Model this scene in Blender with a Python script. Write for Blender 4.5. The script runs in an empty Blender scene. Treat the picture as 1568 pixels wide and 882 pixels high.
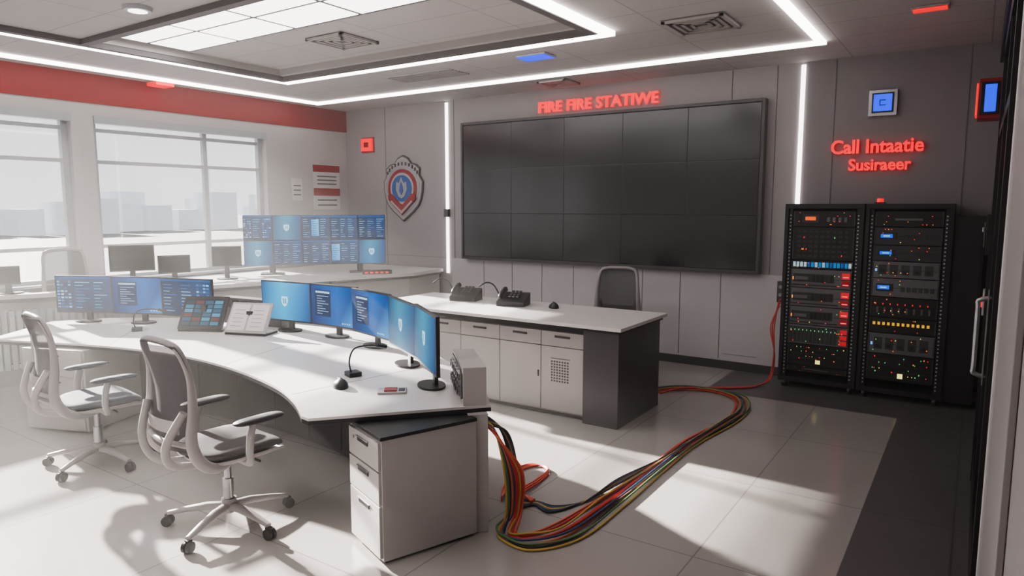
import bpy, bmesh, math, random
from mathutils import Vector, Matrix
random.seed(7)
S=bpy.context.scene
COL=S.collection

# ---------------------------------------------------------------- materials
def lin(c):
    r=[]
    for v in c[:3]:
        v=v/255.0
        r.append(v/12.92 if v<=.04045 else ((v+.055)/1.055)**2.4)
    return (r[0],r[1],r[2],1.0)
def mat(name,col,rough=.5,metal=0,noise=.06,nscale=6.0,emit=None,estr=0,spec=.5,bump=0,coat=0):
    m=bpy.data.materials.new(name); m.use_nodes=True; nt=m.node_tree
    b=nt.nodes['Principled BSDF']
    c=lin(col)
    b.inputs['Roughness'].default_value=rough
    b.inputs['Metallic'].default_value=metal
    b.inputs['Specular IOR Level'].default_value=spec
    b.inputs['Coat Weight'].default_value=coat
    tc=nt.nodes.new('ShaderNodeTexCoord')
    n=nt.nodes.new('ShaderNodeTexNoise'); n.inputs['Scale'].default_value=nscale; n.inputs['Detail'].default_value=4
    nt.links.new(tc.outputs['Object'],n.inputs['Vector'])
    r=nt.nodes.new('ShaderNodeValToRGB')
    r.color_ramp.elements[0].position=.3; r.color_ramp.elements[1].position=.7
    r.color_ramp.elements[0].color=tuple(x*(1-noise) for x in c[:3])+(1,)
    r.color_ramp.elements[1].color=tuple(min(1,x*(1+noise)) for x in c[:3])+(1,)
    nt.links.new(n.outputs['Fac'],r.inputs['Fac']); nt.links.new(r.outputs['Color'],b.inputs['Base Color'])
    if emit:
        b.inputs['Emission Color'].default_value=lin(emit); b.inputs['Emission Strength'].default_value=estr
    if bump:
        bp=nt.nodes.new('ShaderNodeBump'); bp.inputs['Strength'].default_value=bump; bp.inputs['Distance'].default_value=.002
        n2=nt.nodes.new('ShaderNodeTexNoise'); n2.inputs['Scale'].default_value=180
        nt.links.new(tc.outputs['Object'],n2.inputs['Vector']); nt.links.new(n2.outputs['Fac'],bp.inputs['Height']); nt.links.new(bp.outputs['Normal'],b.inputs['Normal'])
    return m
def tilemat(name,col,seam,w,h,mortar=.004,rough=.35,noise=.08,off=0.0,rot=0,nscale=3,bias=0,offset=(0,0,0)):
    m=mat(name,col,rough,noise=noise,nscale=nscale); nt=m.node_tree
    b=nt.nodes['Principled BSDF']; tc=[n for n in nt.nodes if n.type=='TEX_COORD'][0]
    ramp=[n for n in nt.nodes if n.type=='VALTORGB'][0]
    br=nt.nodes.new('ShaderNodeTexBrick'); br.offset=off; br.squash=1
    br.inputs['Scale'].default_value=1; br.inputs['Mortar Size'].default_value=mortar; br.inputs['Mortar Smooth'].default_value=.1
    br.inputs['Brick Width'].default_value=w; br.inputs['Row Height'].default_value=h; br.inputs['Bias'].default_value=bias
    br.inputs['Color1'].default_value=(1,1,1,1); br.inputs['Color2'].default_value=(.95,.95,.95,1); br.inputs['Mortar'].default_value=tuple(min(1.,s/max(c,.01)) for s,c in zip(lin(seam)[:3],lin(col)[:3]))+(1,)
    nt.links.new(tc.outputs['Object'],br.inputs['Vector'])
    mx=nt.nodes.new('ShaderNodeMix'); mx.data_type='RGBA'; mx.blend_type='MULTIPLY'; mx.inputs[0].default_value=1
    nt.links.new(ramp.outputs['Color'],mx.inputs[6]); nt.links.new(br.outputs['Color'],mx.inputs[7]); nt.links.new(mx.outputs[2],b.inputs['Base Color'])
    n=nt.nodes.new('ShaderNodeTexNoise'); n.inputs['Scale'].default_value=9; nt.links.new(tc.outputs['Object'],n.inputs['Vector'])
    mr=nt.nodes.new('ShaderNodeMapRange'); mr.inputs['To Min'].default_value=rough*.85; mr.inputs['To Max'].default_value=rough*1.15
    nt.links.new(n.outputs['Fac'],mr.inputs['Value']); nt.links.new(mr.outputs['Result'],b.inputs['Roughness'])
    return m
def screenmat(name,strength):
    m=bpy.data.materials.new(name); m.use_nodes=True; nt=m.node_tree; b=nt.nodes['Principled BSDF']
    at=nt.nodes.new('ShaderNodeAttribute'); at.attribute_name='Col'
    b.inputs['Base Color'].default_value=(.01,.01,.012,1); b.inputs['Roughness'].default_value=.6; b.inputs['Specular IOR Level'].default_value=.05
    nt.links.new(at.outputs['Color'],b.inputs['Emission Color']); b.inputs['Emission Strength'].default_value=strength
    return m
def meshfabric(name,col,alpha):
    m=mat(name,col,.8,noise=.1,nscale=40); nt=m.node_tree; b=nt.nodes['Principled BSDF']
    b.inputs['Alpha'].default_value=alpha
    return m

M={}
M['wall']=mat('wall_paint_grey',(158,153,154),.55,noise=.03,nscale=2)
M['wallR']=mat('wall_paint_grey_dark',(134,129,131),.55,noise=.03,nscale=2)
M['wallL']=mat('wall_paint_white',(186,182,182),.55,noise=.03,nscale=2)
M['wain']=mat('wall_panel_light',(192,188,190),.4,noise=.02,nscale=2)
M['seam']=mat('panel_seam',(96,94,98),.7)
M['redband']=mat('red_band_paint',(146,34,37),.5,noise=.05)
M['floor']=tilemat('floor_tile',(160,155,153),(130,126,126),1.2,1.2,.005,.17,.05,nscale=1.4)
M['floorD']=tilemat('floor_tile_dark_and_shade',(92,88,90),(70,68,70),1.2,1.2,.006,.42,.02,nscale=1.0)  # dark strip along the right wall, and shade painted in by the racks
M['ceil']=tilemat('ceiling_tile',(182,177,177),(146,142,144),1.2,.6,.006,.8,.02)
M['ceilD']=mat('ceiling_frame_dark',(104,100,102),.6)
M['white']=mat('white_laminate',(208,204,204),.28,noise=.02)
M['cab']=mat('cabinet_grey_white',(170,165,164),.4,noise=.03)
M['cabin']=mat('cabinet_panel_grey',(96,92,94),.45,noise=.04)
M['dgrey']=mat('dark_grey_metal',(80,77,80),.38,.3,noise=.05)
M['black']=mat('black_plastic',(26,26,28),.4,noise=.1)
M['blackm']=mat('black_metal',(42,42,45),.42,.4,noise=.1)
M['glossblack']=mat('black_glass',(27,26,29),.18,noise=.12,nscale=.8,spec=.7)
M['steel']=mat('brushed_steel',(170,170,174),.3,.9,noise=.08,nscale=20)
M['chairframe']=mat('chair_frame_grey',(150,145,145),.4,noise=.03)
M['chairfab']=mat('chair_fabric_dark',(46,50,62),.85,noise=.12,nscale=60,bump=.4)
M['chairfab2']=mat('chair_fabric_taupe',(56,51,53),.85,noise=.12,nscale=60,bump=.4)
M['chairmesh']=meshfabric('chair_mesh_grey',(76,73,76),.84)
M['rubber']=mat('rubber_dark',(34,32,34),.6)
M['winframe']=mat('window_frame_white',(168,171,176),.4)
M['led']=mat('led_strip',(255,255,255),.5,emit=(255,248,242),estr=8)
M['ledw']=mat('led_wall_strip',(255,255,255),.5,emit=(255,250,246),estr=5)
M['panel']=mat('light_panel',(255,255,255),.5,emit=(255,250,245),estr=4)
M['redlit']=mat('red_illuminated_letters',(225,40,48),.4,emit=(255,44,52),estr=1.35)
M['redlamp']=mat('red_lamp',(230,30,36),.3,emit=(255,22,28),estr=1.3)
M['bluelamp']=mat('blue_lamp',(20,60,240),.3,emit=(10,60,255),estr=1.6)
M['red']=mat('red_plastic',(150,34,38),.4)
M['blue']=mat('blue_enamel',(40,90,160),.4)
M['silver']=mat('badge_silver',(160,156,160),.35,.5)
M['screen']=screenmat('screen_emission',1.75)
M['servergrey']=mat('server_face_grey',(104,102,106),.4,.4)
M['serverblk']=mat('server_face_black',(28,28,31),.4,.2)
M['servermid']=mat('server_face_mid',(62,61,65),.4,.3)
M['dot']=mat('rack_hole_silver',(200,200,205),.4,.3)
M['paper']=mat('paper_white',(208,204,204),.7,noise=.02)
for n,c in dict(c_red=(196,56,50),c_org=(206,100,68),c_yel=(186,156,76),c_grn=(86,118,76),c_blu=(46,66,108),c_blk=(38,40,48),c_pink=(205,100,92)).items():
    M[n]=mat('cable_'+n[2:],c,.4)
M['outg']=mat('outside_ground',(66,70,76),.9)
M['outb']=mat('outside_building_haze_glow',(176,182,190),.9,emit=(220,228,240),estr=.5)  # faint glow on the buildings stands in for distant haze
g=bpy.data.materials.new('window_glass'); g.use_nodes=True; nt=g.node_tree; nt.nodes.clear()
o=nt.nodes.new('ShaderNodeOutputMaterial'); mx=nt.nodes.new('ShaderNodeMixShader'); t=nt.nodes.new('ShaderNodeBsdfTransparent'); gl=nt.nodes.new('ShaderNodeBsdfGlossy')
gl.inputs['Roughness'].default_value=.03; mx.inputs[0].default_value=.05
nt.links.new(t.outputs[0],mx.inputs[1]); nt.links.new(gl.outputs[0],mx.inputs[2]); nt.links.new(mx.outputs[0],o.inputs[0]); M['glass']=g

# ---------------------------------------------------------------- mesh builder
class MB:
    def __init__(s):
        s.v=[];s.f=[];s.m=[];s.sm=[];s.c=[];s.mats=[];s.X=Matrix.Identity(4)
    def mi(s,k):
        if k not in s.mats: s.mats.append(k)
        return s.mats.index(k)
    def add(s,vs,fs,k,smooth=False,cols=None,X=None):
        b=len(s.v); T=s.X if X is None else s.X@X
        s.v+=[T@Vector(p) for p in vs]; i=s.mi(k)
        for j,f in enumerate(fs):
            s.f.append([b+q for q in f]); s.m.append(i); s.sm.append(smooth); s.c.append(cols)
    def box(s,x0,x1,y0,y1,z0,z1,k,X=None):
        vs=[(x,y,z) for z in(z0,z1) for y in(y0,y1) for x in(x0,x1)]
        s.add(vs,[(0,2,3,1),(4,5,7,6),(0,1,5,4),(2,6,7,3),(0,4,6,2),(1,3,7,5)],k,X=X)
    def cbox(s,c,d,k,X=None):
        s.box(c[0]-d[0]/2,c[0]+d[0]/2,c[1]-d[1]/2,c[1]+d[1]/2,c[2]-d[2]/2,c[2]+d[2]/2,k,X)
    def prism(s,poly,z0,z1,k,ks=None,X=None):
        n=len(poly)
        a=sum(poly[i][0]*poly[(i+1)%n][1]-poly[(i+1)%n][0]*poly[i][1] for i in range(n))
        if a<0: poly=poly[::-1]
        vs=[(p[0],p[1],z0) for p in poly]+[(p[0],p[1],z1) for p in poly]
        s.add(vs,[tuple(range(n))[::-1],tuple(range(n,2*n))],k,X=X)
        s.add(vs,[(i,(i+1)%n,n+(i+1)%n,n+i) for i in range(n)],ks or k,X=X)
    def tube(s,pts,r,k,n=8,smooth=True,flat=1.0,X=None,caps=True):
        pts=[Vector(p) for p in pts]; N=len(pts)
        rs=r if isinstance(r,(list,tuple)) else [r]*N
        vs=[];up=None
        for i,p in enumerate(pts):
            t=(pts[min(i+1,N-1)]-pts[max(i-1,0)]).normalized()
            if up is None: up=Vector((0,0,1)) if abs(t.z)<.9 else Vector((0,1,0))
            sd=t.cross(up).normalized(); up=sd.cross(t).normalized()
            for j in range(n):
                a=2*math.pi*j/n; vs.append(p+(sd*math.cos(a)+up*math.sin(a)*flat)*rs[i])
        fs=[(i*n+j,i*n+(j+1)%n,(i+1)*n+(j+1)%n,(i+1)*n+j) for i in range(N-1) for j in range(n)]
        s.add(vs,[tuple(q[::-1]) for q in fs],k,smooth,X=X)
        if caps: s.add(vs,[tuple(range(n)),tuple(range((N-1)*n,N*n))[::-1]],k,False,X=X)
    def cyl(s,p0,p1,r0,k,r1=None,n=20,X=None):
        s.tube([p0,p1],[r0,r0 if r1 is None else r1],k,n,True,X=X)
    def grid(s,fn,nu,nv,k,smooth=True,X=None):
        vs=[fn(i/nu,j/nv) for i in range(nu+1) for j in range(nv+1)]
        fs=[(i*(nv+1)+j,(i+1)*(nv+1)+j,(i+1)*(nv+1)+j+1,i*(nv+1)+j+1) for i in range(nu) for j in range(nv)]
        s.add(vs,fs,k,smooth,X=X)
    def quad(s,x0,x1,z0,z1,y,k='screen',cols=None,X=None):
        if cols is not None and not isinstance(cols[0],(tuple,list)): cols=[cols]*4
        s.add([(x0,y,z0),(x1,y,z0),(x1,y,z1),(x0,y,z1)],[(0,1,2,3)],k,cols=cols,X=X)
    def poly(s,pts,y,k,th=.01,X=None):
        R=Matrix(((1,0,0,0),(0,0,-1,y+th),(0,1,0,0),(0,0,0,1)))
        s.prism(pts,0,th,k,X=(X@R if X is not None else R))
    def text(s,body,size,k,X,ext=.006,off=0.0,align='LEFT',width=None):
        c=bpy.data.curves.new('t','FONT'); c.body=body; c.size=size; c.extrude=ext; c.offset=off; c.align_x=align; c.resolution_u=3
        ob=bpy.data.objects.new('t',c); COL.objects.link(ob); bpy.context.view_layer.update()
        me=bpy.data.meshes.new_from_object(ob.evaluated_get(bpy.context.evaluated_depsgraph_get()))
        vs=[v.co.copy() for v in me.vertices]
        if width and vs:
            mnx=min(v.x for v in vs);mxx=max(v.x for v in vs);q=width/(mxx-mnx)
            for v in vs: v.x=(v.x-mnx)*q
        s.add(vs,[tuple(p.vertices) for p in me.polygons],k,X=X)
        bpy.data.objects.remove(ob); bpy.data.curves.remove(c); bpy.data.meshes.remove(me)
    def done(s,name,loc=(0,0,0),rz=0,bevel=0,scale=1,seg=2):
        me=bpy.data.meshes.new(name); me.from_pydata([tuple(v) for v in s.v],[],s.f)
        for k in s.mats: me.materials.append(M[k])
        ca=me.color_attributes.new('Col','FLOAT_COLOR','CORNER') if any(c is not None for c in s.c) else None
        for i,p in enumerate(me.polygons):
            p.material_index=s.m[i]; p.use_smooth=s.sm[i]
            if ca is not None:
                cc=s.c[i]
                for q,li in enumerate(p.loop_indices):
                    ca.data[li].color=lin(cc[q%len(cc)]) if cc else (0,0,0,1)
        ob=bpy.data.objects.new(name,me); COL.objects.link(ob); ob.location=loc; ob.rotation_euler[2]=rz
        ob.scale=scale if isinstance(scale,tuple) else (scale,)*3
        if bevel:
            b=ob.modifiers.new('bevel','BEVEL'); b.width=bevel; b.segments=seg; b.limit_method='ANGLE'; b.angle_limit=math.radians(50); b.harden_normals=False
        return ob
def catmull(P,n=8):
    P=[Vector(p) for p in P]; out=[]
    for i in range(len(P)-1):
        a=P[max(i-1,0)];b=P[i];c=P[i+1];d=P[min(i+2,len(P)-1)]
        for j in range(n):
            t=j/n
            out.append(.5*((2*b)+(c-a)*t+(2*a-5*b+4*c-d)*t*t+(3*b-a-3*c+d)*t**3))
    out.append(P[-1]); return out
RX90=Matrix.Rotation(math.pi/2,4,'X')
def TR(x,y,z,rz=0,rx=0,ry=0):
    return Matrix.Translation((x,y,z))@Matrix.Rotation(rz,4,'Z')@Matrix.Rotation(ry,4,'Y')@Matrix.Rotation(rx,4,'X')

XL,XR,YB,YF,ZC=-8.85,.12,8.2,-1.6,3.5
# ---------------------------------------------------------------- room shell
b=MB()
b.add([(XL,YF,0),(-.5,YF,0),(-.5,7.12,0),(XL,7.12,0)],[(0,1,2,3)],'floor')
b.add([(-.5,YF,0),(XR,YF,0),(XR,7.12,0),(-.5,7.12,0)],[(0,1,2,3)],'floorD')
b.add([(-2.3,7.12,0),(XR,7.12,0),(XR,YB,0),(-2.3,YB,0)],[(0,1,2,3)],'floorD')  # floor by the racks lies in shade, put into its colour here
b.add([(XL,7.12,0),(-2.3,7.12,0),(-2.3,YB,0),(XL,YB,0)],[(0,1,2,3)],'floor')
b.box(XL,XR,YF,YB,-.2,-.1,'floorD')
floor_ob=b.done('floor')
# ceiling with recess
rx0,rx1,ry0,ry1=-7.08,-2.98,3.38,5.52; RH=.07
b=MB()
z=ZC
def cq(x0,x1,y0,y1,zz,k): b.add([(x0,y0,zz),(x0,y1,zz),(x1,y1,zz),(x1,y0,zz)],[(0,1,2,3)],k)
cq(XL,rx0,YF,YB,z,'ceil');cq(rx1,XR,YF,YB,z,'ceil');cq(rx0,rx1,YF,ry0,z,'ceil');cq(rx0,rx1,ry1,YB,z,'ceil')
cq(rx0-.02,rx1+.02,ry0-.02,ry1+.02,z+RH,'ceil')
for (x0,x1,y0,y1) in ((rx0-.03,rx0,ry0,ry1),(rx1,rx1+.03,ry0,ry1),(rx0,rx1,ry0-.03,ry0),(rx0,rx1,ry1,ry1+.03)):
    b.box(x0,x1,y0,y1,z+.001,z+RH,'cab')
b.box(XL-.2,XR+.2,YF-.2,YB+.2,z+.2,z+.3,'ceil')
b.done('ceiling')
b=MB()
def ring(x0,x1,y0,y1,w,z0,z1,k):
    b.box(x0,x0+w,y0,y1,z0,z1,k); b.box(x1-w,x1,y0,y1,z0,z1,k); b.box(x0+w,x1-w,y0,y0+w,z0,z1,k); b.box(x0+w,x1-w,y1-w,y1,z0,z1,k)
ring(-7.17,-2.89,.9,5.66,.08,z-.05,z-.001,'ceilD')
b.box(-7.09,-2.97,3.3,3.38,z-.05,z-.001,'ceilD')
b.done('trim_1')
b=MB(); ring(-7.30,-2.8,.8,5.82,.085,z-.045,z-.002,'led'); b.done('led_light_strip')
b=MB(); ring(-8.45,-1.3,-.6,7.28,.07,z-.035,z-.002,'led'); b.done('led_light_strip')
def panels(x0,x1,y0,y1,nx,ny,zz,name):
    global b
    b=MB(); w=(x1-x0)/nx; h=(y1-y0)/ny
    for i in range(nx):
        for j in range(ny):
            b.box(x0+i*w+.022,x0+(i+1)*w-.022,y0+j*h+.018,y0+(j+1)*h-.018,zz-.012,zz-.002,'panel')
    b.box(x0-.02,x1+.02,y0-.02,y1+.02,zz-.008,zz-.001,'dgrey')
    b.done(name)
panels(-7.0,-3.6,3.44,4.34,4,2,z+RH,'recessed_light_panel')
panels(-6.2,-2.9,.1,.7,3,1,z-.0,'recessed_light_panel')  # unseen panel behind the camera, added to light the room
def vent(x,y,w,zz,n=6,name='air_vent'):
    b=MB(); h=w/2
    b.box(-h,h,-h,h,-.012,-.002,'ceilD')
    for q in range(4):
        s=h*(1-q*.22)
        for (x0,x1,y0,y1) in ((-s,s,-s,-s+.03),(-s,s,s-.03,s),(-s,-s+.03,-s,s),(s-.03,s,-s,s)):
            b.box(x0,x1,y0,y1,-.03+q*.002,-.012,'cab')
    b.done(name,(x,y,zz))
vent(-2.07,5.98,.52,z); vent(-5.3,4.9,.5,z+RH); vent(-4.5,7.75,.4,z)
b=MB()
for i in range(7): b.box(-.5,.5,-.2+i*.06,-.17+i*.06,-.014,-.002,'wall')
b.done('air_vent',(-5.6,6.5,z))
b=MB(); b.tube([(0,0,-.03),(0,0,-.002)],[.1,.11],'winframe',24); b.tube([(0,0,-.034),(0,0,-.03)],[.07,.07],'panel',24); b.done('downlight',(-5.6,3.05,z))
def clamp_light(x,y,w,h,k,name,t=.028):
    b=MB(); b.box(-w/2,w/2,-h/2,h/2,-.02,-.002,'cab'); b.box(-w/2+.012,w/2-.012,-h/2+.012,h/2-.012,-t,-.02,k); b.done(name,(x,y,z),bevel=.004)
clamp_light(-3.93,6.29,.36,.24,'bluelamp','blue_beacon_light')
clamp_light(-.42,6.5,.26,.14,'redlamp','red_beacon_light')
clamp_light(-8.66,4.95,.24,.26,'redlamp','red_beacon_light',.06)

# back wall
b=MB(); 
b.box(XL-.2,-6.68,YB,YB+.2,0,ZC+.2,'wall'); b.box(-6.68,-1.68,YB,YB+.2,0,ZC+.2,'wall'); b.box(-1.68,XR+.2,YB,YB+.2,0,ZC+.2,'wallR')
b.box(-6.6,-1.75,YB-.012,YB,.1,1.16,'wain')
for x in (-7.95,-6.55,-1.95,-2.45,-1.35,-.15): b.box(x-.004,x+.004,YB-.003,YB,.1,ZC,'seam')
for x in (-6.0,-5.5,-5.0,-4.5,-4.0,-3.5,-3.0,-2.5): b.box(x-.004,x+.004,YB-.014,YB-.01,.12,1.14,'seam')
b.box(-2.45,-2.05,YB-.015,YB-.01,.18,.184,'seam')
b.box(XL,-6.7,YB-.003,YB,1.16,1.165,'seam')
b.done('wall_back')
b=MB(); b.box(XL,XR,YB-.03,YB-.0125,0,.1,'dgrey'); b.done('baseboard_back')
for x,z0 in ((-6.68,.93),(-1.68,.1)):
    b=MB(); b.box(x-.022,x+.022,YB-.02,YB-.001,z0,ZC-.03,'ledw')
    if z0>.5: b.box(x-.04,x+.04,YB-.05,YB-.001,1.78,1.9,'dgrey')
    b.done('led_wall_light',bevel=0)
# left wall with windows
WZ0,WZ1=1.02,3.02
wins=[(-1.0,1.55),(1.8,3.95),(4.2,6.62)]
b=MB()
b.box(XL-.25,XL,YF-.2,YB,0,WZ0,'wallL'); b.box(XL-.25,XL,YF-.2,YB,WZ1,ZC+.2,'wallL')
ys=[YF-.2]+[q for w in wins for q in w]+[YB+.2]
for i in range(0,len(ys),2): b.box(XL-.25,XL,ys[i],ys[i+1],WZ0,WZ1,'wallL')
b.box(XL,XL+.02,YF,YB-.0,3.16,ZC-.001,'redband')
b.done('wall_left')
for wi,(y0,y1) in enumerate(wins):
    b=MB(); x0,x1=XL-.18,XL-.1
    f=.07
    b.box(x0,x1,y0,y0+f,WZ0,WZ1,'winframe');b.box(x0,x1,y1-f,y1,WZ0,WZ1,'winframe');b.box(x0,x1,y0+f,y1-f,WZ0,WZ0+f,'winframe');b.box(x0,x1,y0+f,y1-f,WZ1-f,WZ1,'winframe')
    ms=[y0+(y1-y0)*.62] if wi else [y0+(y1-y0)*.5]
    for m_ in ms: b.box(x0+.01,x1-.01,m_-.03,m_+.03,WZ0+f,WZ1-f,'winframe')
    for zz in (1.45,2.48,2.86): b.box(x0+.015,x1-.015,y0+f,y1-f,zz-.022,zz+.022,'winframe')
    b.box(XL-.14,XL-.135,y0+f,y1-f,WZ0+f,WZ1-f,'glass')
    b.box(XL-.08,XL+.03,y0-.0,y1+.0,WZ1-.09,WZ1,'winframe')
    b.box(XL-.1,XL+.06,y0,y1,WZ0-.0,WZ0+.03,'winframe')
    b.done('window_%d'%(wi+1))
# right wall
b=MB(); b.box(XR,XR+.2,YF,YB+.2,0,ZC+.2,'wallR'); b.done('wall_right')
b=MB(); b.box(XL-.2,XR+.2,YF-.2,YF,0,ZC+.2,'wallL'); b.done('wall_front')
b=MB(); b.box(XR-.05,XR,2.0,7.6,3.2,3.46,'black'); b.done('trim_2')
# door on right wall
b=MB()
y0,y1=3.5,5.85; xf=XR-.045; xw=XR-.002
b.box(xf,xw,y0,y0+.1,0,3.05,'black');b.box(xf,xw,y1-.1,y1,0,3.05,'black');b.box(xf,xw,y0,y1,2.95,3.05,'black')
b.box(xf+.02,xw,y0+.1,y1-.1,0,2.95,'glossblack')
b.box(xf+.005,xw,y0+1.12,y0+1.2,0,2.95,'black');b.box(xf+.005,xw,y0+.1,y1-.1,0,.25,'black');b.box(xf+.005,xw,y0+.1,y1-.1,2.4,2.46,'black')
hx=xf-.045; yy=4.3
b.tube(catmull([(xf+.01,yy,1.06),(hx,yy,1.08),(hx,yy,1.12),(hx,yy,1.42),(hx,yy,1.46),(xf+.01,yy,1.48)],5),.012,'steel',10)
b.box(xf-.006,xf,yy-.025,yy+.025,1.02,1.52,'steel')
b.done('door_1',bevel=.004)
b=MB(); b.box(XR-.02,XR-.001,2.2,3.45,0,3.1,'wallR'); b.box(XR-.03,XR-.001,3.25,3.36,0,3.1,'wain'); b.done('trim_3',bevel=.003)
b=MB(); b.box(-.08,.1,-.14,.14,-.16,.16,'red'); b.box(-.065,.065,-.158,-.14,-.13,.13,'black'); b.box(-.035,.045,-.168,-.158,-.11,.11,'bluelamp'); b.box(-.095,-.08,-.12,.12,-.13,.13,'redlamp')
b.done('wall_alarm_light',(XR-.105,7.1,2.82),bevel=.012)
b=MB()
b.box(XR-.06,XR-.001,-.08,.08,-.16,.16,'black'); b.box(XR-.075,XR-.06,-.05,.05,-.1,.1,'dgrey'); b.box(XR-.085,XR-.075,-.02,.02,.02,.06,'dot')
b.done('wall_intercom',(0,6.7,1.72),bevel=.006)
b=MB()
b.box(XR-.05,XR-.001,-.06,.06,-.1,.1,'cab'); b.box(XR-.06,XR-.05,-.03,.03,-.04,.04,'redlamp')
b.done('wall_switch',(0,6.5,1.2),bevel=.005)

# ---------------------------------------------------------------- outside
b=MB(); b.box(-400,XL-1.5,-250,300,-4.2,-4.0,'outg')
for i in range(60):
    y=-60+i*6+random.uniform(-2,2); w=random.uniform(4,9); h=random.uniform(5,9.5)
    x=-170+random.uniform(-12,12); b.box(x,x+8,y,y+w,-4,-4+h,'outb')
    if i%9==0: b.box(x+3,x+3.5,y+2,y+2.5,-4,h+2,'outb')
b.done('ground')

# ---------------------------------------------------------------- video wall
b=MB(); W=4.25;x0=-6.31;z0,z1=1.19,3.12
yb=YB-.004
b.box(x0,x0+W,YB-.11,yb,z0,z1,'blackm')
nc,nr=5,3; mx_=.02; cw=(W-2*mx_)/nc; rh=(z1-z0-2*mx_)/nr
for i in range(nc):
    for j in range(nr):
        b.box(x0+mx_+i*cw+.002,x0+mx_+(i+1)*cw-.002,YB-.112,YB-.105,z0+mx_+j*rh+.002,z0+mx_+(j+1)*rh-.002,'glossblack')
for (a,c,e,f_) in ((x0-.02,x0+.015,z0-.02,z1+.02),(x0+W-.015,x0+W+.02,z0-.02,z1+.02)): b.box(a,c,YB-.125,yb,e,f_,'dgrey')
b.box(x0+.015,x0+W-.015,YB-.125,yb,z0-.02,z0+.015,'dgrey'); b.box(x0+.015,x0+W-.015,YB-.125,yb,z1-.015,z1+.02,'dgrey')
b.done('video_wall',bevel=.004)

# signs
b=MB(); b.text('FIRE FIRE STATIWE',.2,'redlit',TR(-5.05,YB-.03,3.2)@RX90,ext=.02,off=.0028,width=1.72); b.done('illuminated_sign')
b=MB(); b.text('Call Intaatie',.2,'redlit',TR(-1.36,YB-.03,2.5)@RX90,ext=.02,off=.003,width=.86); b.text('Susiraeer',.17,'redlit',TR(-1.18,YB-.03,2.32)@RX90,ext=.02,off=.003,width=.58); b.done('illuminated_sign')
b=MB(); b.box(-.13,.13,-.05,0,-.13,.13,'steel'); b.box(-.1,.1,-.06,-.05,-.1,.1,'black'); b.box(-.085,.085,-.065,-.06,-.085,.085,'bluelamp')
b.box(-.03,.03,-.068,-.065,-.03,-.02,'blue');b.box(-.03,.03,-.068,-.065,.02,.03,'blue');b.box(-.03,-.02,-.068,-.065,-.03,.03,'blue')
b.done('wall_indicator_light',(-.89,YB-.001,3.0),bevel=.008)
b=MB(); b.box(-.12,.12,-.05,0,-.1,.1,'redlamp'); b.box(-.14,.14,-.02,0,-.12,.12,'red'); b.box(-.05,.05,-.06,-.05,-.04,.04,'red'); b.done('wall_alarm_light',(-8.33,YB-.001,2.93),bevel=.01)
def lw(name,y,z,w,h,parts):
    b=MB(); T=Matrix.Rotation(math.pi/2,4,'Z')
    for (a,c,e,f_,k,t) in parts: b.box(a,c,-t,0,e,f_,k,X=T)
    b.done(name,(XL+.001,y,z))
lw('wall_notice_board',7.75,2.25,.5,.7,[(-.27,.27,-.36,.36,'paper',.012),(-.27,.27,.24,.35,'red',.016),(-.27,.27,-.14,-.02,'red',.016),(-.2,.2,.04,.06,'seam',.014),(-.2,.2,.1,.12,'seam',.014),(-.2,.2,.16,.18,'seam',.014),(-.2,.2,-.22,-.2,'seam',.014),(-.2,.2,-.3,-.28,'seam',.014)])
lw('wall_notice',7.15,2.2,.2,.3,[(-.1,.1,-.17,.17,'paper',.012),(-.07,.07,.05,.07,'seam',.014),(-.07,.07,-.02,0,'seam',.014),(-.07,.07,-.09,-.07,'seam',.014)])
# emblem
b=MB()
def shield(s,zs=1.0):
    P=[]
    half=[(0,.50),(.10,.46),(.17,.38),(.26,.36),(.34,.30),(.33,.20),(.40,.10),(.39,-.04),(.36,-.16),(.31,-.26),(.20,-.36),(.10,-.43),(0,-.50)]
    for x,z in half: P.append((x*s,z*s*zs))
    for x,z in half[-2:0:-1]: P.append((-x*s,z*s*zs))
    return P
def disc(r,n=40,cz=0): return [(r*math.cos(2*math.pi*i/n),cz+r*math.sin(2*math.pi*i/n)) for i in range(n)]
b.poly(shield(1),-.03,'dgrey',.03); b.poly(shield(.95),-.036,'cab',.01); b.poly(shield(.86),-.042,'silver',.01)
b.poly(disc(.29),-.05,'red',.01); b.poly(disc(.235),-.056,'cab',.01); b.poly(disc(.2),-.062,'blue',.01)
b.poly([(0,.17),(.05,.08),(.1,.1),(.11,-.02),(.06,-.12),(0,-.15),(-.06,-.12),(-.11,-.02),(-.1,.1),(-.05,.08)],-.068,'silver',.01)
b.poly([(0,.1),(.03,.03),(.04,-.04),(0,-.1),(-.04,-.04),(-.03,.03)],-.074,'blue',.01)
b.poly([(-.27,-.1),(-.2,-.08),(0,-.26),(.2,-.08),(.27,-.1),(.27,-.17),(0,-.4),(-.27,-.17)],-.07,'red',.016)
b.poly([(-.22,-.2),(-.2,-.18),(0,-.34),(.2,-.18),(.22,-.2),(0,-.38)],-.076,'cab',.01)
for i in range(11):
    a=math.radians(30+i*12); x,zz=.345*math.cos(a),.1+.27*math.sin(a)
    b.box(x-.012,x+.012,-.052,-.03,zz-.025,zz+.025,'dgrey')
b.done('wall_emblem',(-7.56,YB-.001,2.22),bevel=.003,scale=1.04)

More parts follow.
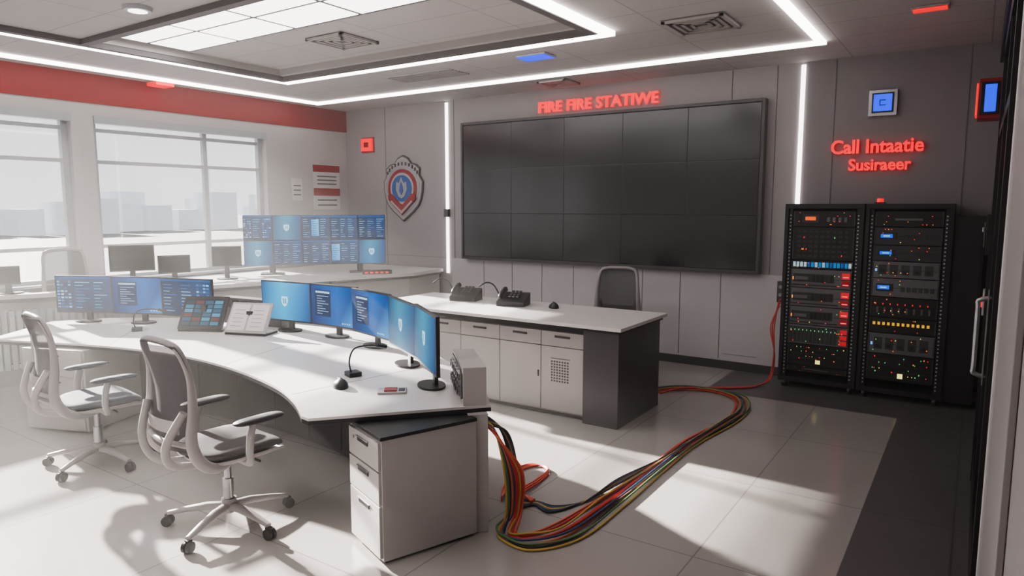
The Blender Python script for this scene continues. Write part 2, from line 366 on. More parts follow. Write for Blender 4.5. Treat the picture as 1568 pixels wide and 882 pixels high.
# ---------------------------------------------------------------- screens ui
def ui_dash(b,x0,x1,z0,z1,y,seed):
    R=random.Random(seed); W=x1-x0;H=z1-z0
    b.quad(x0,x1,z0,z1,y,cols=[(8,26,52),(14,42,76),(20,60,104),(12,36,66)])
    e=y-.0012
    cx=[0,R.uniform(.25,.38),R.uniform(.6,.7),1]
    for i in range(3):
        a=x0+W*(cx[i]+.02); c=x0+W*(cx[i+1]-.02)
        style=R.choice(['rows','block','rows','grid'])
        if style=='block': b.quad(a,c,z0+H*.15,z0+H*.85,e,cols=[(30,120,180),(60,165,215),(80,185,230),(40,140,198)])
        n=9
        for j in range(n):
            zz=z0+H*(.1+.82*j/n)
            if style=='grid':
                for k in range(4):
                    if R.random()<.75:
                        aa=a+(c-a)*k/4; b.quad(aa,aa+(c-a)*.19,zz,zz+H*.05,e,cols=R.choice([(80,160,210),(50,110,170),(140,190,220),(30,80,140)]))
            else:
                col=R.choice([(100,170,210),(70,130,180),(130,180,210),(50,100,160)]) if style=='rows' else (20,72,120)
                b.quad(a+(c-a)*.06,a+(c-a)*R.uniform(.4,.94),zz,zz+H*.022,e-.0006,cols=col)
    b.quad(x0,x1,z1-H*.05,z1,e-.0005,cols=(20,80,140))
def ui_doc(b,x0,x1,z0,z1,y,seed):
    W=x1-x0;H=z1-z0
    b.quad(x0,x0+W*.6,z0,z1,y,cols=[(0,36,84),(4,84,156),(8,94,170),(2,50,108)])
    b.quad(x0+W*.6,x1,z0,z1,y,cols=[(4,84,156),(36,140,200),(4,62,124),(8,94,170)])
    e=y-.0012
    b.quad(x0+W*.1,x0+W*.46,z0+H*.2,z0+H*.88,e,cols=(10,38,72))
    b.quad(x0+W*.12,x0+W*.44,z0+H*.8,z0+H*.85,e-.0006,cols=(160,190,210))
    for j in range(8):
        zz=z0+H*(.26+.065*j); b.quad(x0+W*.15,x0+W*(.27+.14*((j*seed)%3)/2),zz,zz+H*.018,e-.0006,cols=(130,165,195))
    for k in range(4): b.quad(x0+W*(.7+.05*k),x0+W*(.73+.05*k),z0+H*.05,z0+H*.09,e,cols=(150,190,215))
def ui_logo(b,x0,x1,z0,z1,y,seed,dark=1.0):
    W=x1-x0;H=z1-z0;m_=x0+W*.45
    D=lambda *c: tuple(q*dark for q in c)
    b.quad(x0,m_,z0,z1,y,cols=[D(10,104,162),D(30,156,208),D(46,176,222),D(6,86,142)])
    b.quad(m_,x1,z0,z1,y,cols=[D(30,156,208),D(2,66,130),D(8,92,160),D(46,176,222)])
    e=y-.0012;c=(190,224,236);cx=x0+W*.48;cz=z0+H*.5;r=H*.13
    pts=[(-.8,1),(.8,1),(.9,0),(.5,-.8),(0,-1.1),(-.5,-.8),(-.9,0)]
    b.add([(cx+p[0]*r,e,cz+p[1]*r) for p in pts],[tuple(range(7))[::-1]],'screen',cols=[c]*7)
    b.quad(cx-r*.45,cx-r*.1,cz-r*.5,cz+r*.6,e-.0006,cols=(40,140,190)); b.quad(cx+r*.1,cx+r*.45,cz-r*.5,cz+r*.6,e-.0006,cols=(40,140,190))
def ui_logod(*a): ui_logo(*a,dark=.72)
UI=dict(dash=ui_dash,doc=ui_doc,logo=ui_logo,logod=ui_logod)
def monitor(x,y,zb,normal_deg,w=.62,h=.38,cz=.285,ui='doc',seed=1,name='desktop_monitor',on=True,body='black'):
    b=MB()
    P=[(.13*math.cos(a)*1.0,.09*math.sin(a)+.03) for a in [2*math.pi*i/24 for i in range(24)]]
    b.prism(P,0,.014,body)
    b.box(-.03,.03,.045,.07,.012,cz-.05,body); b.box(-.06,.06,.025,.05,cz-.07,cz+.07,body)
    b.box(-w/2,w/2,-.012,.014,cz-h/2,cz+h/2,body); b.box(-w*.38,w*.38,.014,.03,cz-h*.34,cz+h*.34,body)
    q=.012
    if on: UI[ui](b,-w/2+q,w/2-q,cz-h/2+q+.004,cz+h/2-q,-.0135,seed)
    else: b.box(-w/2+q,w/2-q,-.0135,-.012,cz-h/2+q,cz+h/2-q,'glossblack')
    return b.done(name,(x,y,zb),math.radians(normal_deg+90),bevel=.003)
DT=.77
# ---------------------------------------------------------------- curved desk
front=catmull([(-7.25,2.42,0),(-6.3,2.78,0),(-5.6,2.95,0),(-5.0,3.0,0),(-4.4,2.95,0),(-3.8,2.82,0),(-3.4,2.66,0),(-3.10,2.48,0)],6)
back=catmull([(-2.34,3.26,0),(-2.76,3.68,0),(-3.4,4.08,0),(-4.1,4.4,0),(-4.8,4.5,0),(-5.5,4.48,0),(-6.3,4.3,0),(-7.0,4.0,0),(-7.55,3.62,0),(-7.85,3.2,0)],6)
b=MB()
top=[(p.x,p.y) for p in front]+[(-3.03,2.47)]+[(p.x,p.y) for p in back]
b.prism(top,DT-.016,DT,'white'); b.prism([(x,y) for x,y in top],DT-.04,DT-.016,'black')
def offs(path,d):
    out=[]
    for i,p in enumerate(path):
        t=(path[min(i+1,len(path)-1)]-path[max(i-1,0)]).normalized(); out.append(Vector((p.x-t.y*d,p.y+t.x*d,0)))
    return out
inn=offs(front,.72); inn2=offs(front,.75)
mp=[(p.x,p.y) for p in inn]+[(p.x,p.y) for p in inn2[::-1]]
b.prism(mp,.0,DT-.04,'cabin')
for i in range(2,len(inn)-1,4):
    p=inn[i]; q=offs(front,.714)[i]; t=(inn[i+1]-inn[i]).normalized()
    b.prism([(q.x-t.x*.004,q.y-t.y*.004),(q.x+t.x*.004,q.y+t.y*.004),(p.x+t.x*.004,p.y+t.y*.004),(p.x-t.x*.004,p.y-t.y*.004)],.03,DT-.05,'seam')
bo=offs(back,.1); bo2=offs(back,.13)
b.prism([(p.x,p.y) for p in bo]+[(p.x,p.y) for p in bo2[::-1]],0,DT-.04,'cab')
for i in (8,22,34):
    p=front[i]; k=int((1-i/len(front))*len(back)); q=back[min(k,len(back)-1)]; d=(q-p).normalized(); n=Vector((-d.y,d.x,0))*.003
    a=p+d*.02; c=p+d*1.0
    b.prism([(a-n)[:2],(a+n)[:2],(c+n)[:2],(c-n)[:2]],DT,DT+.0006,'cabin')
X=TR(-2.43,3.17,0,math.radians(46))
b.box(-.02,.1,-.05,.05,0,DT-.04,'cab',X=X)
X=TR(-6.50,2.62,0,math.radians(21))
b.box(-.32,.32,0,.62,.02,DT-.04,'cab',X=X)
for zz in (.03,.27,.5): b.box(-.3,.3,-.014,0,zz,zz+.215,'cab',X=X); b.box(-.08,.08,-.022,-.014,zz+.17,zz+.185,'dgrey',X=X)
b.done('curved_control_desk',bevel=.004)
b=MB()
w,d,h=.42,.60,.725
b.box(0,w,0,d,.02,h-.02,'cab'); b.box(.02,w-.02,.02,d-.02,0,.02,'black')
b.box(-.012,w+.012,-.012,d,h-.02,h,'black')
for z0,z1 in ((.035,.33),(.34,.52),(.53,.69)):
    b.box(.012,w-.012,-.016,0,z0,z1,'cab'); b.box(w/2-.07,w/2+.07,-.021,-.016,z1-.055,z1-.03,'black'); b.box(w/2-.08,w/2+.08,-.026,-.016,z1-.03,z1-.026,'steel')
b.cyl((w*.2,-.02,.64),(w*.2,-.016,.64),.01,'steel',n=12)
b.done('drawer_pedestal',(-2.955,2.71,0),math.radians(-20.5),bevel=.005)
b=MB()
b.box(-.27,.27,-.07,.07,0,.23,'cab'); b.box(-.26,.2,-.075,-.07,.02,.21,'dgrey')
for i in range(5):
    for j in range(2):
        x=-.21+i*.09; zz=.065+j*.095
        b.cyl((x,-.075,zz),(x,-.09,zz),.032,'steel',n=16); b.cyl((x,-.09,zz),(x,-.094,zz),.023,'black',n=16)
b.box(.21,.255,-.078,-.07,.04,.19,'black')
b.done('patch_panel_box',(-2.60,3.38,DT+.001),math.radians(-45),bevel=.006)

# monitors
monitor(-5.35,4.16,DT+.001,-83,ui='logo',seed=1)
monitor(-4.75,4.20,DT+.001,-91,ui='doc',seed=2)
monitor(-4.16,4.08,DT+.001,-105,ui='doc',seed=4)
monitor(-3.48,3.73,DT+.001,-119,ui='logod',seed=3,cz=.3)
monitor(-2.93,3.36,DT+.001,-126,ui='logod',seed=5,cz=.32)
monitor(-7.50,3.36,DT+.001,-62,ui='dash',seed=11)
monitor(-6.93,3.62,DT+.001,-66,ui='doc',seed=2)
monitor(-6.38,3.79,DT+.001,-74,ui='dash',seed=23)
def slab_console(x,y,rz,w,h,name,kind):
    b=MB(); T=TR(0,0,.02,0,math.radians(-32))
    b.prism([(-w/2,-.0),(w/2,0),(w/2,.2),(-w/2,.2)],0,.02,'black')
    b.box(-w/2,w/2,-.012,.012,0,h,'black' if kind!='paper' else 'cab',X=T)
    b.box(-.03,.03,.08,.16,.01,h*.7,'black')
    b.X=T
    if kind=='touch':
        b.quad(-w/2+.02,w/2-.02,.03,h-.03,-.0135,cols=(20,30,36))
        for i in range(4):
            for j in range(6): 
                b.quad(-w/2+.03+i*(w-.06)/4,-w/2+.03+(i+.85)*(w-.06)/4,.04+j*(h-.08)/6,.04+(j+.8)*(h-.08)/6,-.0145,cols=random.choice([(40,110,140),(60,130,160),(44,54,60),(90,48,46),(40,80,105),(28,46,56)]))
    elif kind=='paper':
        b.box(-w/2+.02,-.01,-.016,-.012,.02,h-.02,'paper'); b.box(.01,w/2-.02,-.016,-.012,.02,h-.02,'paper')
        for j in range(5): b.box(-w/2+.05,-.05,-.0165,-.016,.06+j*.04,.064+j*.04,'seam'); b.box(.04,w/2-.06,-.0165,-.016,.06+j*.04,.064+j*.04,'seam')
    b.X=Matrix.Identity(4)
    b.done(name,(x,y,DT+.001),rz,bevel=.003)
slab_console(-6.02,3.68,math.radians(28),.44,.34,'touch_control_panel','touch')
slab_console(-5.5,3.80,math.radians(20),.42,.3,'document_stand','paper')
b=MB(); b.box(-.4,.4,-.06,.06,0,.26,'dgrey'); 
for i in range(6): b.box(-.36+i*.12,-.27+i*.12,-.068,-.06,.16,.24,'black')
b.done('equipment_riser',(-5.95,4.24,DT+.001),math.radians(8),bevel=.004)

def gooseneck(name,x,y,zb,rz,h=.3,s=1.0):
    b=MB(); b.prism([(-.05,-.04),(.05,-.04),(.05,.05),(-.05,.05)],0,.03,'black')
    b.tube(catmull([(0,.02,.03),(0,.03,h*.55),(0,-.01,h*.95),(0,-.12,h),(0,-.2,h*.93)],6),.006,'black',8)
    b.tube([(0,-.18,h*.96),(0,-.25,h*.86)],[.012,.014],'black',10)
    b.done(name,(x,y,zb),rz,bevel=.004,scale=s)
gooseneck('gooseneck_microphone',-3.55,3.30,DT+.001,math.radians(160),.2)
gooseneck('gooseneck_microphone',-6.55,3.38,DT+.001,math.radians(150),.2)
def mouse(x,y,zb,rz):
    b=MB()
    def fn(u,v):
        th=u*2*math.pi; ph=v*math.pi/2
        return (.034*math.cos(th)*math.cos(ph),.058*math.sin(th)*math.cos(ph),.002+.034*math.sin(ph)*(1-.25*math.sin(th)))
    b.grid(fn,24,8,'black'); b.box(-.002,.002,.005,.05,.02,.037,'dgrey')
    b.prism([(.034*math.cos(a),.058*math.sin(a)) for a in [2*math.pi*i/24 for i in range(24)]],0,.003,'black')
    b.done('computer_mouse',(x,y,zb),rz,scale=1.5)
mouse(-3.40,3.04,DT+.001,math.radians(60)); mouse(-3.55,6.05,.911,math.radians(40))
b=MB(); b.box(-.09,.09,-.06,.06,0,.012,'cab'); b.box(-.05,.03,-.04,.04,.012,.02,'red'); b.box(.04,.08,-.03,.03,.012,.016,'black'); b.done('desk_alarm_button',(-3.03,3.14,DT+.001),math.radians(40),bevel=.003)

# ---------------------------------------------------------------- second console
b=MB(); T2=.91
b.box(-5.42,-2.45,5.3,6.36,T2-.03,T2,'white'); b.box(-5.38,-2.48,5.34,6.32,T2-.06,T2-.03,'black'); b.box(-5.3,-2.52,5.4,6.28,T2-.1,T2-.06,'black')
b.box(-2.845,-2.5,5.37,6.3,.0,T2-.06,'dgrey')
b.box(-5.3,-2.846,5.43,6.2,.04,T2-.1,'cab'); b.box(-5.28,-2.86,5.46,6.15,0,.04,'dgrey')
xs=[-5.22,-4.74,-4.26,-3.78,-3.31,-2.855]
for i in range(5):
    a,c=xs[i]+.004,xs[i+1]-.004
    b.box(a,c,5.412,5.43,.665,.80,'cab'); b.box((a+c)/2-.08,(a+c)/2+.08,5.406,5.412,.745,.765,'dgrey')
    b.box(a,c,5.412,5.43,.055,.657,'cab')
    if i==3: b.box(c-.03,c-.018,5.40,5.412,.36,.42,'dgrey')
for i in range(7):
    for j in range(8):
        b.box(-3.2+i*.028,-3.183+i*.028,5.409,5.412,.33+j*.026,.345+j*.026,'dgrey')
b.box(-3.2,-3.0,5.408,5.412,.548,.553,'dgrey')
b.done('console_desk',bevel=.004)
def deskphone(x,y,zb,rz):
    b=MB(); 
    b.poly([(-.1,0),(.1,0),(.1,.11),(-.1,.04)],0,'black',.26,X=TR(.13,0,0,math.radians(90)))
    for i in range(4):
        for j in range(3): b.cbox((-.02+j*.035,-.04+i*.035,.085+i*.012),(.024,.02,.012),'dgrey')
    b.tube(catmull([(-.1,-.08,.07),(-.1,-.07,.095),(-.1,.05,.14),(-.1,.08,.125)],4),.02,'black',8)
    b.tube(catmull([(-.14,.05,.05),(-.2,.03,.17),(-.26,-.02,.2),(-.32,-.06,.16)],6),.007,'black',8)
    b.done('desk_phone',(x,y,zb),rz,bevel=.003,scale=1.15)
deskphone(-4.66,6.02,T2+.001,math.radians(15)); deskphone(-4.0,5.98,T2+.001,math.radians(15))

# ---------------------------------------------------------------- chairs
def chair(x,y,rz,fab,s=1.0,legrot=0.3):
    b=MB(); F='chairframe'
    for i in range(5):
        a=legrot+2*math.pi*i/5; c,sn=math.cos(a),math.sin(a)
        b.tube([(c*.03,sn*.03,.115),(c*.12,sn*.12,.115),(c*.24,sn*.24,.098),(c*.345,sn*.345,.078)],[.032,.03,.024,.018],F,10,flat=.7)
        b.cyl((c*.335,sn*.335,.085),(c*.335,sn*.335,.05),.009,'rubber',n=8)
        px,py=-sn,c; 
        for q in (-1,1):
            o=q*.014
            b.cyl((c*.35+px*(o-.009),sn*.35+py*(o-.009),.031),(c*.35+px*(o+.009),sn*.35+py*(o+.009),.031),.031,'rubber',n=18)
        b.cbox((c*.345,sn*.345,.06),(.03,.03,.02),'rubber')
    b.cyl((0,0,.08),(0,0,.16),.042,F); b.cyl((0,0,.16),(0,0,.28),.03,'steel'); b.cyl((0,0,.28),(0,0,.42),.02,'steel')
    b.box(-.1,.1,-.16,.1,.405,.445,'rubber'); b.tube([(.08,.05,.42),(.26,.05,.425)],.008,'rubber',8)
    def seat(u,v):
        th=u*2*math.pi; ph=(v-.5)*math.pi
        c,sn=math.cos(th),math.sin(th); e=.55
        cx=math.copysign(abs(c)**e,c); sx=math.copysign(abs(sn)**e,sn); cp=max(0,math.cos(ph))**.45
        X=.25*cx*cp; Y=.245*sx*cp+.03
        Z=.485+.036*math.sin(ph)
        Z-= .035*max(0,(Y-.14)/.13)**2
        Z+= .012*(X/.25)**2
        return (X,Y,Z)
    b.grid(seat,36,12,fab)
    b.grid(lambda u,v:(lambda p:(p[0]*1.03,(p[1]-.03)*1.03+.03,p[2]-.03))(seat(u,v*.55)),36,8,F)
    for sx in (-1,1):
        P=catmull([(sx*.10,.02,.43),(sx*.2,-.16,.435),(sx*.235,-.27,.50),(sx*.235,-.315,.62),(sx*.225,-.295,.80),(sx*.215,-.30,.97),(sx*.19,-.335,1.10),(sx*.12,-.35,1.135),(0,-.352,1.14)],6)
        n=len(P); b.tube(P,[.017+.012*math.sin(math.pi*min(1,i/(n*.6))) for i in range(n)],F,10,flat=1.15)
        b.tube(catmull([(sx*.06,-.12,.42),(sx*.08,-.34,.47),(sx*.13,-.40,.6),(sx*.2,-.33,.78)],6),.022,F,10)
    b.tube(catmull([(-.225,-.315,.6),(0,-.355,.6),(.225,-.315,.6)],6),.016,F,8)
    def mesh(u,v):
        zz=.56+v*.57; sx=(u-.5)*2
        w=.228-.03*max(0,(v-.8)/.2)**2
        yb=-.31+.02*math.sin(v*3.1)-.045*max(0,(v-.55)/.45)**1.5
        return (sx*w,yb-.045*(1-sx*sx),zz)
    b.grid(mesh,14,16,'chairmesh')
    b.grid(lambda u,v:(((u-.5)*2)*.17,-.375+.03*((u-.5)*2)**2,.66+v*.07),10,3,'chairframe')
    for sx in (-1,1):
        b.tube(catmull([(sx*.14,.0,.43),(sx*.26,-.01,.44),(sx*.295,-.03,.5),(sx*.295,-.02,.6),(sx*.29,.0,.655)],6),.021,F,10,flat=1.3)
        def pad(u,v,sx=sx):
            th=u*2*math.pi; ph=(v-.5)*math.pi; c,sn=math.cos(th),math.sin(th)
            cx=math.copysign(abs(c)**.6,c); sy=math.copysign(abs(sn)**.6,sn); cp=max(0,math.cos(ph))**.5
            return (sx*.285+.045*cx*cp,.04+.15*sy*cp,.675+.017*math.sin(ph))
        b.grid(pad,24,8,'rubber' if fab!='chairfab' else 'chairfab')
    b.done('office_chair',(x,y,0),rz,scale=s)
chair(-5.44,2.46,math.radians(-8),'chairfab',1.04,.25)
chair(-3.71,2.40,math.radians(-4),'chairfab2',1.06,.1)
chair(-3.35,7.0,math.radians(195),'chairfab2',1.08,.5)
chair(-8.56,3.72,math.radians(-90),'chairfab',(1.05,.56,1.27),.5)

# ---------------------------------------------------------------- far counter
CT=1.0
b=MB()
poly=[(-8.78,2.3),(-8.62,2.9),(-8.1,3.95),(-7.6,4.85),(-7.14,6.0),(-6.62,7.35),(-6.72,8.12),(-8.78,8.12),(-8.78,4.15),(-8.56,4.15),(-8.56,3.3),(-8.78,3.3)]
b.prism(poly,CT-.045,CT,'white')
ins=[(-8.76,2.5),(-8.66,2.95),(-8.17,4.0),(-7.67,4.9),(-7.22,6.05),(-6.72,7.35),(-6.78,8.1)]
inb=[(x-.05,y+.02) for x,y in ins]
b.prism(ins+inb[::-1],0,CT-.045,'cab'); b.prism([(x+.03,y) for x,y in ins]+inb[::-1],CT-.085,CT-.046,'dgrey')
b.done('window_counter',bevel=.004)
b=MB(); pw,ph=.386,.35
for i in range(5):
    for j in range(2):
        x0=-.965+i*pw; z0=.12+j*ph
        b.box(x0+.001,x0+pw-.001,-.0,.05,z0+.001,z0+ph-.001,'black')
        k=(i*3+j*5)%4
        if k==0: ui_logod(b,x0+.008,x0+pw-.008,z0+.008,z0+ph-.008,-.0015,3)
        else: ui_dash(b,x0+.008,x0+pw-.008,z0+.008,z0+ph-.008,-.0015,i*7+j*13+3)
for x in (-.6,.6): b.box(x-.04,x+.04,.05,.09,.01,.7,'black'); b.box(x-.15,x+.15,-.08,.18,0,.015,'black')
b.done('monitor_wall_display',(-7.73,6.55,CT+.001),math.atan2(.752,.659),bevel=.002)
monitor(-8.32,4.28,CT+.001,-25,w=.48,h=.31,cz=.33,on=False,body='dgrey')
monitor(-8.12,4.68,CT+.001,-30,w=.36,h=.22,cz=.24,on=False,body='dgrey')
monitor(-8.05,5.35,CT+.001,-30,w=.36,h=.26,cz=.3,on=False,body='dgrey')
monitor(-8.66,3.12,CT+.001,-20,w=.22,h=.2,cz=.2,on=False,body='dgrey')
b=MB(); b.box(-.2,.2,-.06,.06,0,.05,'black'); 
for i in range(5): b.box(-.17+i*.07,-.13+i*.07,-.065,-.06,.015,.035,'redlamp')
b.done('status_light_bar',(-6.95,6.95,CT+.001),math.radians(50))
b=MB()
for i in range(22): b.box(-.75+i*.068,-.75+i*.068+.05,-.06,0,.2,.84,'winframe')
b.box(-.76,.76,-.03,.02,.22,.26,'winframe'); b.box(-.76,.76,-.03,.02,.78,.82,'winframe'); b.box(-.7,-.66,-.02,.02,0,.22,'winframe'); b.box(.66,.7,-.02,.02,0,.22,'winframe')
b.done('radiator',(-8.30,3.48,0),math.radians(64.5),bevel=.004)

# ---------------------------------------------------------------- server racks
def rack(x0,x1,units,sidebox=False):
    b=MB(); W=x1-x0; D=.42; Hh=1.97
    b.box(0,W,0,D,Hh-.05,Hh,'blackm'); b.box(0,W,0,D,.07,.12,'blackm')
    for a in (0,W-.035): b.box(a,a+.035,0,D,.12,Hh-.05,'blackm')
    b.box(.03,W-.03,D-.03,D-.005,.12,Hh-.05,'serverblk')
    for a in (.036,W-.036-.035):
        b.box(a,a+.035,.03,.06,.12,Hh-.05,'blackm')
        n=46
        for i in range(n): b.box(a+.010,a+.024,.027,.03,.15+i*(Hh-.24)/n,.164+i*(Hh-.24)/n,'dot')
    for px in (.06,W-.06):
        for py in (.06,D-.06):
            b.cyl((px,py,.03),(px,py,.075),.018,'steel',n=12); b.cyl((px,py,0),(px,py,.032),.032,'rubber',n=14)
    a0,a1=.08,W-.08; w=a1-a0
    zt=Hh-.075
    for (h,base,style) in units:
        z1=zt; z0=zt-h; zt=z0-.008
        dpt=.0 if base=='servergrey' else .02
        b.box(a0,a1,.012+dpt,D-.05,z0,z1,base); y=.011+dpt; e=y-.002
        R=random.Random(int(h*1000)+len(style)+int(x0*100)+int(z0*100))
        hh=z1-z0
        def q(u0,u1,v0,v1,k,cols=None,ee=e):
            if cols: b.quad(a0+w*u0,a0+w*u1,z0+hh*v0,z0+hh*v1,ee-.001,'screen',cols)
            else: b.box(a0+w*u0,a0+w*u1,ee,y+.004,z0+hh*v0,z0+hh*v1,k)
        for u in (.0,.975): q(u,u+.025,.05,.95,'servermid')
        if h>.14: q(.03,.97,.485,.5,'black',None,e-.0005)
        for i in range(14):
            if R.random()<.55:
                u=R.uniform(.05,.93); v=R.choice([.12,.3,.66,.86]); q(u,u+.015,v,v+.05,None,R.choice([(80,210,110),(240,120,50),(240,50,50),(240,60,50),(240,120,50),(220,200,90)]),e-.004)
        if style=='orange':
            q(.15,.42,.25,.78,'servermid'); q(.2,.37,.4,.63,None,(235,90,30),e-.001); 
            for i in range(4): q(.55+i*.09,.6+i*.09,.3,.6,'servergrey')
        elif style=='grid':
            for i in range(9):
                for j in range(6): q(.08+i*.095,.14+i*.095,.08+j*.15,.15+j*.15,'servermid')
        elif style=='patch':
            for i in range(16): q(.03+i*.06,.075+i*.06,.2,.8,None,R.choice([(36,100,150),(110,150,165),(26,72,120),(140,160,170)]))
        elif style=='server':
            q(.03,.8,.1,.16,'black'); q(.05,.72,.3,.75,'servermid'); q(.08,.3,.42,.6,'servergrey',None,e-.004)
            for i in range(5): q(.36+i*.07,.41+i*.07,.34,.7,'black',None,e-.003)
            for i in range(2):
                q(.84,.97,.12+i*.42,.44+i*.42,None,(180,36,40) if i else (110,24,28))
                q(.86,.95,.2+i*.42,.26+i*.42,None,(240,110,110),e-.001)
            q(.04,.06,.42,.58,None,(240,150,60),e-.004)
        elif style=='disks':
            for i in range(12): q(.03+i*.066,.085+i*.066,.08,.92,'servermid'); q(.05+i*.066,.062+i*.066,.7,.78,None,(80,200,120),e-.002)
            for i in range(3): q(.86,.97,.08+i*.3,.3+i*.3,None,(160,34,38))
        elif style=='lights':
            for j in range(4): q(.06,.94,.12+j*.22,.14+j*.22,'servermid')
            for i in range(24):
                if R.random()<.7: u=R.uniform(.05,.92);v=R.choice([.2,.42,.64,.84]); q(u,u+.012,v,v+.04,None,R.choice([(80,200,100),(220,200,90),(220,60,50),(60,200,140)]))
            q(.48,.56,.12,.3,None,(240,230,140),e-.003)
        elif style=='reds':
            for i in range(8): q(.08+i*.11,.095+i*.11,.62,.7,None,(230,40,40)); q(.1+i*.11,.13+i*.11,.2,.5,'servergrey')
        elif style=='blue':
            q(.08,.34,.3,.7,'black'); q(.1,.28,.4,.62,None,(26,90,220),e-.002); q(.14,.24,.47,.54,None,(140,180,210),e-.003)
            for i in range(6): q(.45+i*.085,.51+i*.085,.3,.55,'servermid')
        elif style=='yellow':
            for i in range(12): q(.06+i*.073,.1+i*.073,.5,.7,None,(200,150,36))
        elif style=='label':
            q(.3,.7,.4,.55,'servergrey')
        elif style=='grey':
            for i in range(5): q(.1+i*.17,.22+i*.17,.2,.8,'servermid'); q(.13+i*.17,.19+i*.17,.3,.45,'black',None,e-.003)
            q(.05,.08,.4,.55,None,(90,170,255),e-.002)
    if sidebox:
        b.box(W,W+.25,.06,D,.05,Hh-.12,'black'); b.box(W+.02,W+.23,.05,.06,.1,Hh-.2,'blackm')
    b.done('server_rack',(x0,7.72,0),0,bevel=.003,seg=1)
rack(-1.70,-.945,[(.16,'serverblk','orange'),(.34,'serverblk','grid'),(.085,'serverblk','patch'),(.19,'servergrey','server'),(.19,'servergrey','server'),(.19,'servergrey','server'),(.2,'servergrey','disks'),(.23,'serverblk','lights'),(.06,'serverblk','label')])
rack(-.93,-.185,[(.15,'serverblk','label'),(.17,'servermid','blue'),(.15,'servermid','blue'),(.16,'servergrey','grey'),(.18,'servergrey','blue'),(.2,'serverblk','reds'),(.15,'serverblk','yellow'),(.2,'servergrey','grey'),(.27,'serverblk','lights')],True)
b=MB(); b.cyl((0,0,0),(0,0,.05),.03,'redlamp',n=14); b.box(-.05,.05,-.04,.04,0,.012,'black'); b.done('rack_warning_light',(-.82,7.8,1.972))

# ---------------------------------------------------------------- cables
b=MB()
floorP=[(-2.24,3.28),(-2.18,3.20),(-2.05,3.22),(-1.92,3.45),(-1.89,4.0),(-1.86,4.7),(-1.83,5.4),(-1.76,6.1),(-1.76,6.55),(-1.9,6.95),(-2.2,7.08),(-2.5,7.0),(-2.7,6.8),(-2.75,6.55)]
cols=['c_yel','c_grn','c_blk','c_org','c_blu','c_red','c_red','c_yel','c_red','c_org']
for i,c in enumerate(cols):
    R=random.Random(i); o=(i-4.5)*.0135; lay=.010+(.016 if i%3==1 else 0)
    pts=[(-2.40+.008*i,3.20+.006*i,.70-.01*i),(-2.30+.006*i,3.235,.63-.008*i),(-2.25+.008*i,3.27+.01*i,.35),(-2.26+.006*i,3.30+.01*i,.10)]
    fl=[]
    for j,p in enumerate(floorP):
        a=Vector(floorP[max(j-1,0)]); d=Vector(floorP[min(j+1,len(floorP)-1)]); t=(d-a).normalized()
        wob=R.uniform(-.022,.022)
        spread=o*(1.7 if 2<=j<=4 else 1.0)+wob
        fl.append((p[0]-t.y*spread,p[1]+t.x*spread,lay))
    b.tube(catmull(pts+fl,8),.0068,c,8)
for i,c in enumerate(['c_blk','c_blu','c_yel','c_blu','c_blk']):
    o=i*.026
    b.tube(catmull([(-2.42,3.26,.71-.02*i),(-2.31+.01*i,3.32,.60),(-2.29-.01*i,3.42+o,.3),(-2.33-.02*i,3.55+o,.04),(-2.28,3.66+o*.5,.01),(-2.15,3.62+o,.01),(-2.06+o*.3,3.8+o,.01),(-1.97,4.25,.014+.010*i),(-1.9,4.8,.03),(-1.85,5.3,.03)],8),.0072,c,8)
for i,c in enumerate(['c_red','c_org','c_pink']):
    o=i*.02
    b.tube(catmull([(-2.5,3.6,.012+.01*i),(-2.62+o,3.8,.012),(-2.72+o,4.1,.012),(-2.66+o,4.26,.012),(-2.5,4.2,.012+.006*i),(-2.45-o,4.0,.012),(-2.42-o,3.75,.03),(-2.3,3.65+o,.03)],8),.0072,c,8)
for i,c in enumerate(['c_red','c_red','c_pink']):
    o=i*.02
    b.tube(catmull([(-2.6,6.6+o,.03),(-2.5,6.9+o,.03),(-2.3,7.1+o,.02),(-2.05,7.3+o,.012),(-1.88,7.5+o,.012),(-1.8+o*.5,7.75,.06),(-1.78,7.85+o,.3),(-1.8-o,7.9,.6),(-1.77,7.92,.88-.03*i),(-1.735,7.9,.93-.04*i)],8),.0072,c,8)
b.done('cable_bundle')
b=MB(); b.box(-.04,.04,-.03,.03,-.12,.12,'dgrey'); b.cyl((0,-.03,.06),(0,-.05,.06),.02,'steel'); b.cyl((0,-.03,-.03),(0,-.05,-.03),.02,'steel')
b.done('cable_junction_box',(-1.8,YB-.045,.98),bevel=.004)

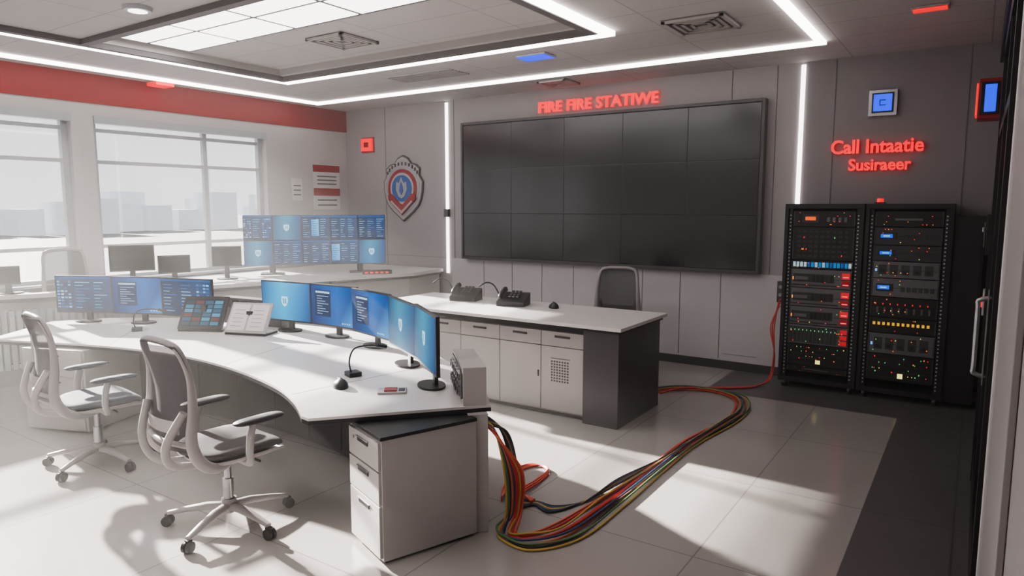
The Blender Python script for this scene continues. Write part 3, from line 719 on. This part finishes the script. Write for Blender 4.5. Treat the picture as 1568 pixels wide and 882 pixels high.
# ---------------------------------------------------------------- lights
def area(name,loc,sx,sy,e,col=(1,1,1),rot=(0,0,0),portal=False):
    l=bpy.data.lights.new(name,'AREA'); l.shape='RECTANGLE'; l.size=sx; l.size_y=sy; l.energy=e; l.color=col
    ob=bpy.data.objects.new(name,l); COL.objects.link(ob); ob.location=loc; ob.rotation_euler=rot
    if portal: l.cycles.is_portal=True
    return ob
area('ceiling_panel_lamp',(-5.3,3.9,ZC+RH-.03),3.3,.8,45,(1,.96,.93))
area('ceiling_panel_lamp',(-4.55,.4,ZC-.03),3.2,.55,40,(1,.96,.93))  # lamp of the unseen panel, added as extra room light
for (y0,y1) in wins:
    area('window_portal',(XL-.05,(y0+y1)/2,2.02),2.0,y1-y0,1,rot=(0,math.radians(-90),0),portal=True)
sd=Vector((8.25,-1.15,-3.0)).normalized()
s=bpy.data.lights.new('sun','SUN'); s.energy=66; s.angle=math.radians(1.3); s.color=(1,.935,.865)
so=bpy.data.objects.new('sun',s); COL.objects.link(so); so.rotation_euler=sd.to_track_quat('-Z','Y').to_euler(); so.location=(-12,8,6)
w=bpy.data.worlds.new('world'); S.world=w; w.use_nodes=True
bg=w.node_tree.nodes['Background']; bg.inputs[0].default_value=(.96,.975,1,1); bg.inputs[1].default_value=1.75

# sunlit haze filling the room (a scattering volume), parented to the floor
b=MB(); b.box(XL-.05,XR+.05,YF-.05,YB+.05,-.05,ZC+.19,'floor')
hm=bpy.data.materials.new('room_haze'); hm.use_nodes=True; nt=hm.node_tree; nt.nodes.clear()
oo=nt.nodes.new('ShaderNodeOutputMaterial'); vs=nt.nodes.new('ShaderNodeVolumeScatter'); vs.inputs['Density'].default_value=.014; vs.inputs['Anisotropy'].default_value=.3; vs.inputs['Color'].default_value=(1,.98,.96,1)
nt.links.new(vs.outputs[0],oo.inputs['Volume'])
hz=b.done('room_haze'); hz.data.materials.clear(); hz.data.materials.append(hm)
hz.parent=floor_ob

# ---------------------------------------------------------------- camera
c=bpy.data.cameras.new('camera'); c.sensor_width=36; c.lens=1057/1568*36; c.clip_start=.02; c.clip_end=800
co=bpy.data.objects.new('camera',c); COL.objects.link(co); co.location=(0,0,1.95)
co.rotation_euler=(math.radians(90-6.8),0,math.radians(33.9)); S.camera=co
S.view_settings.view_transform='AgX'
try: S.view_settings.look='AgX - Medium High Contrast'
except Exception as e: print(e)
S.view_settings.exposure=-.22
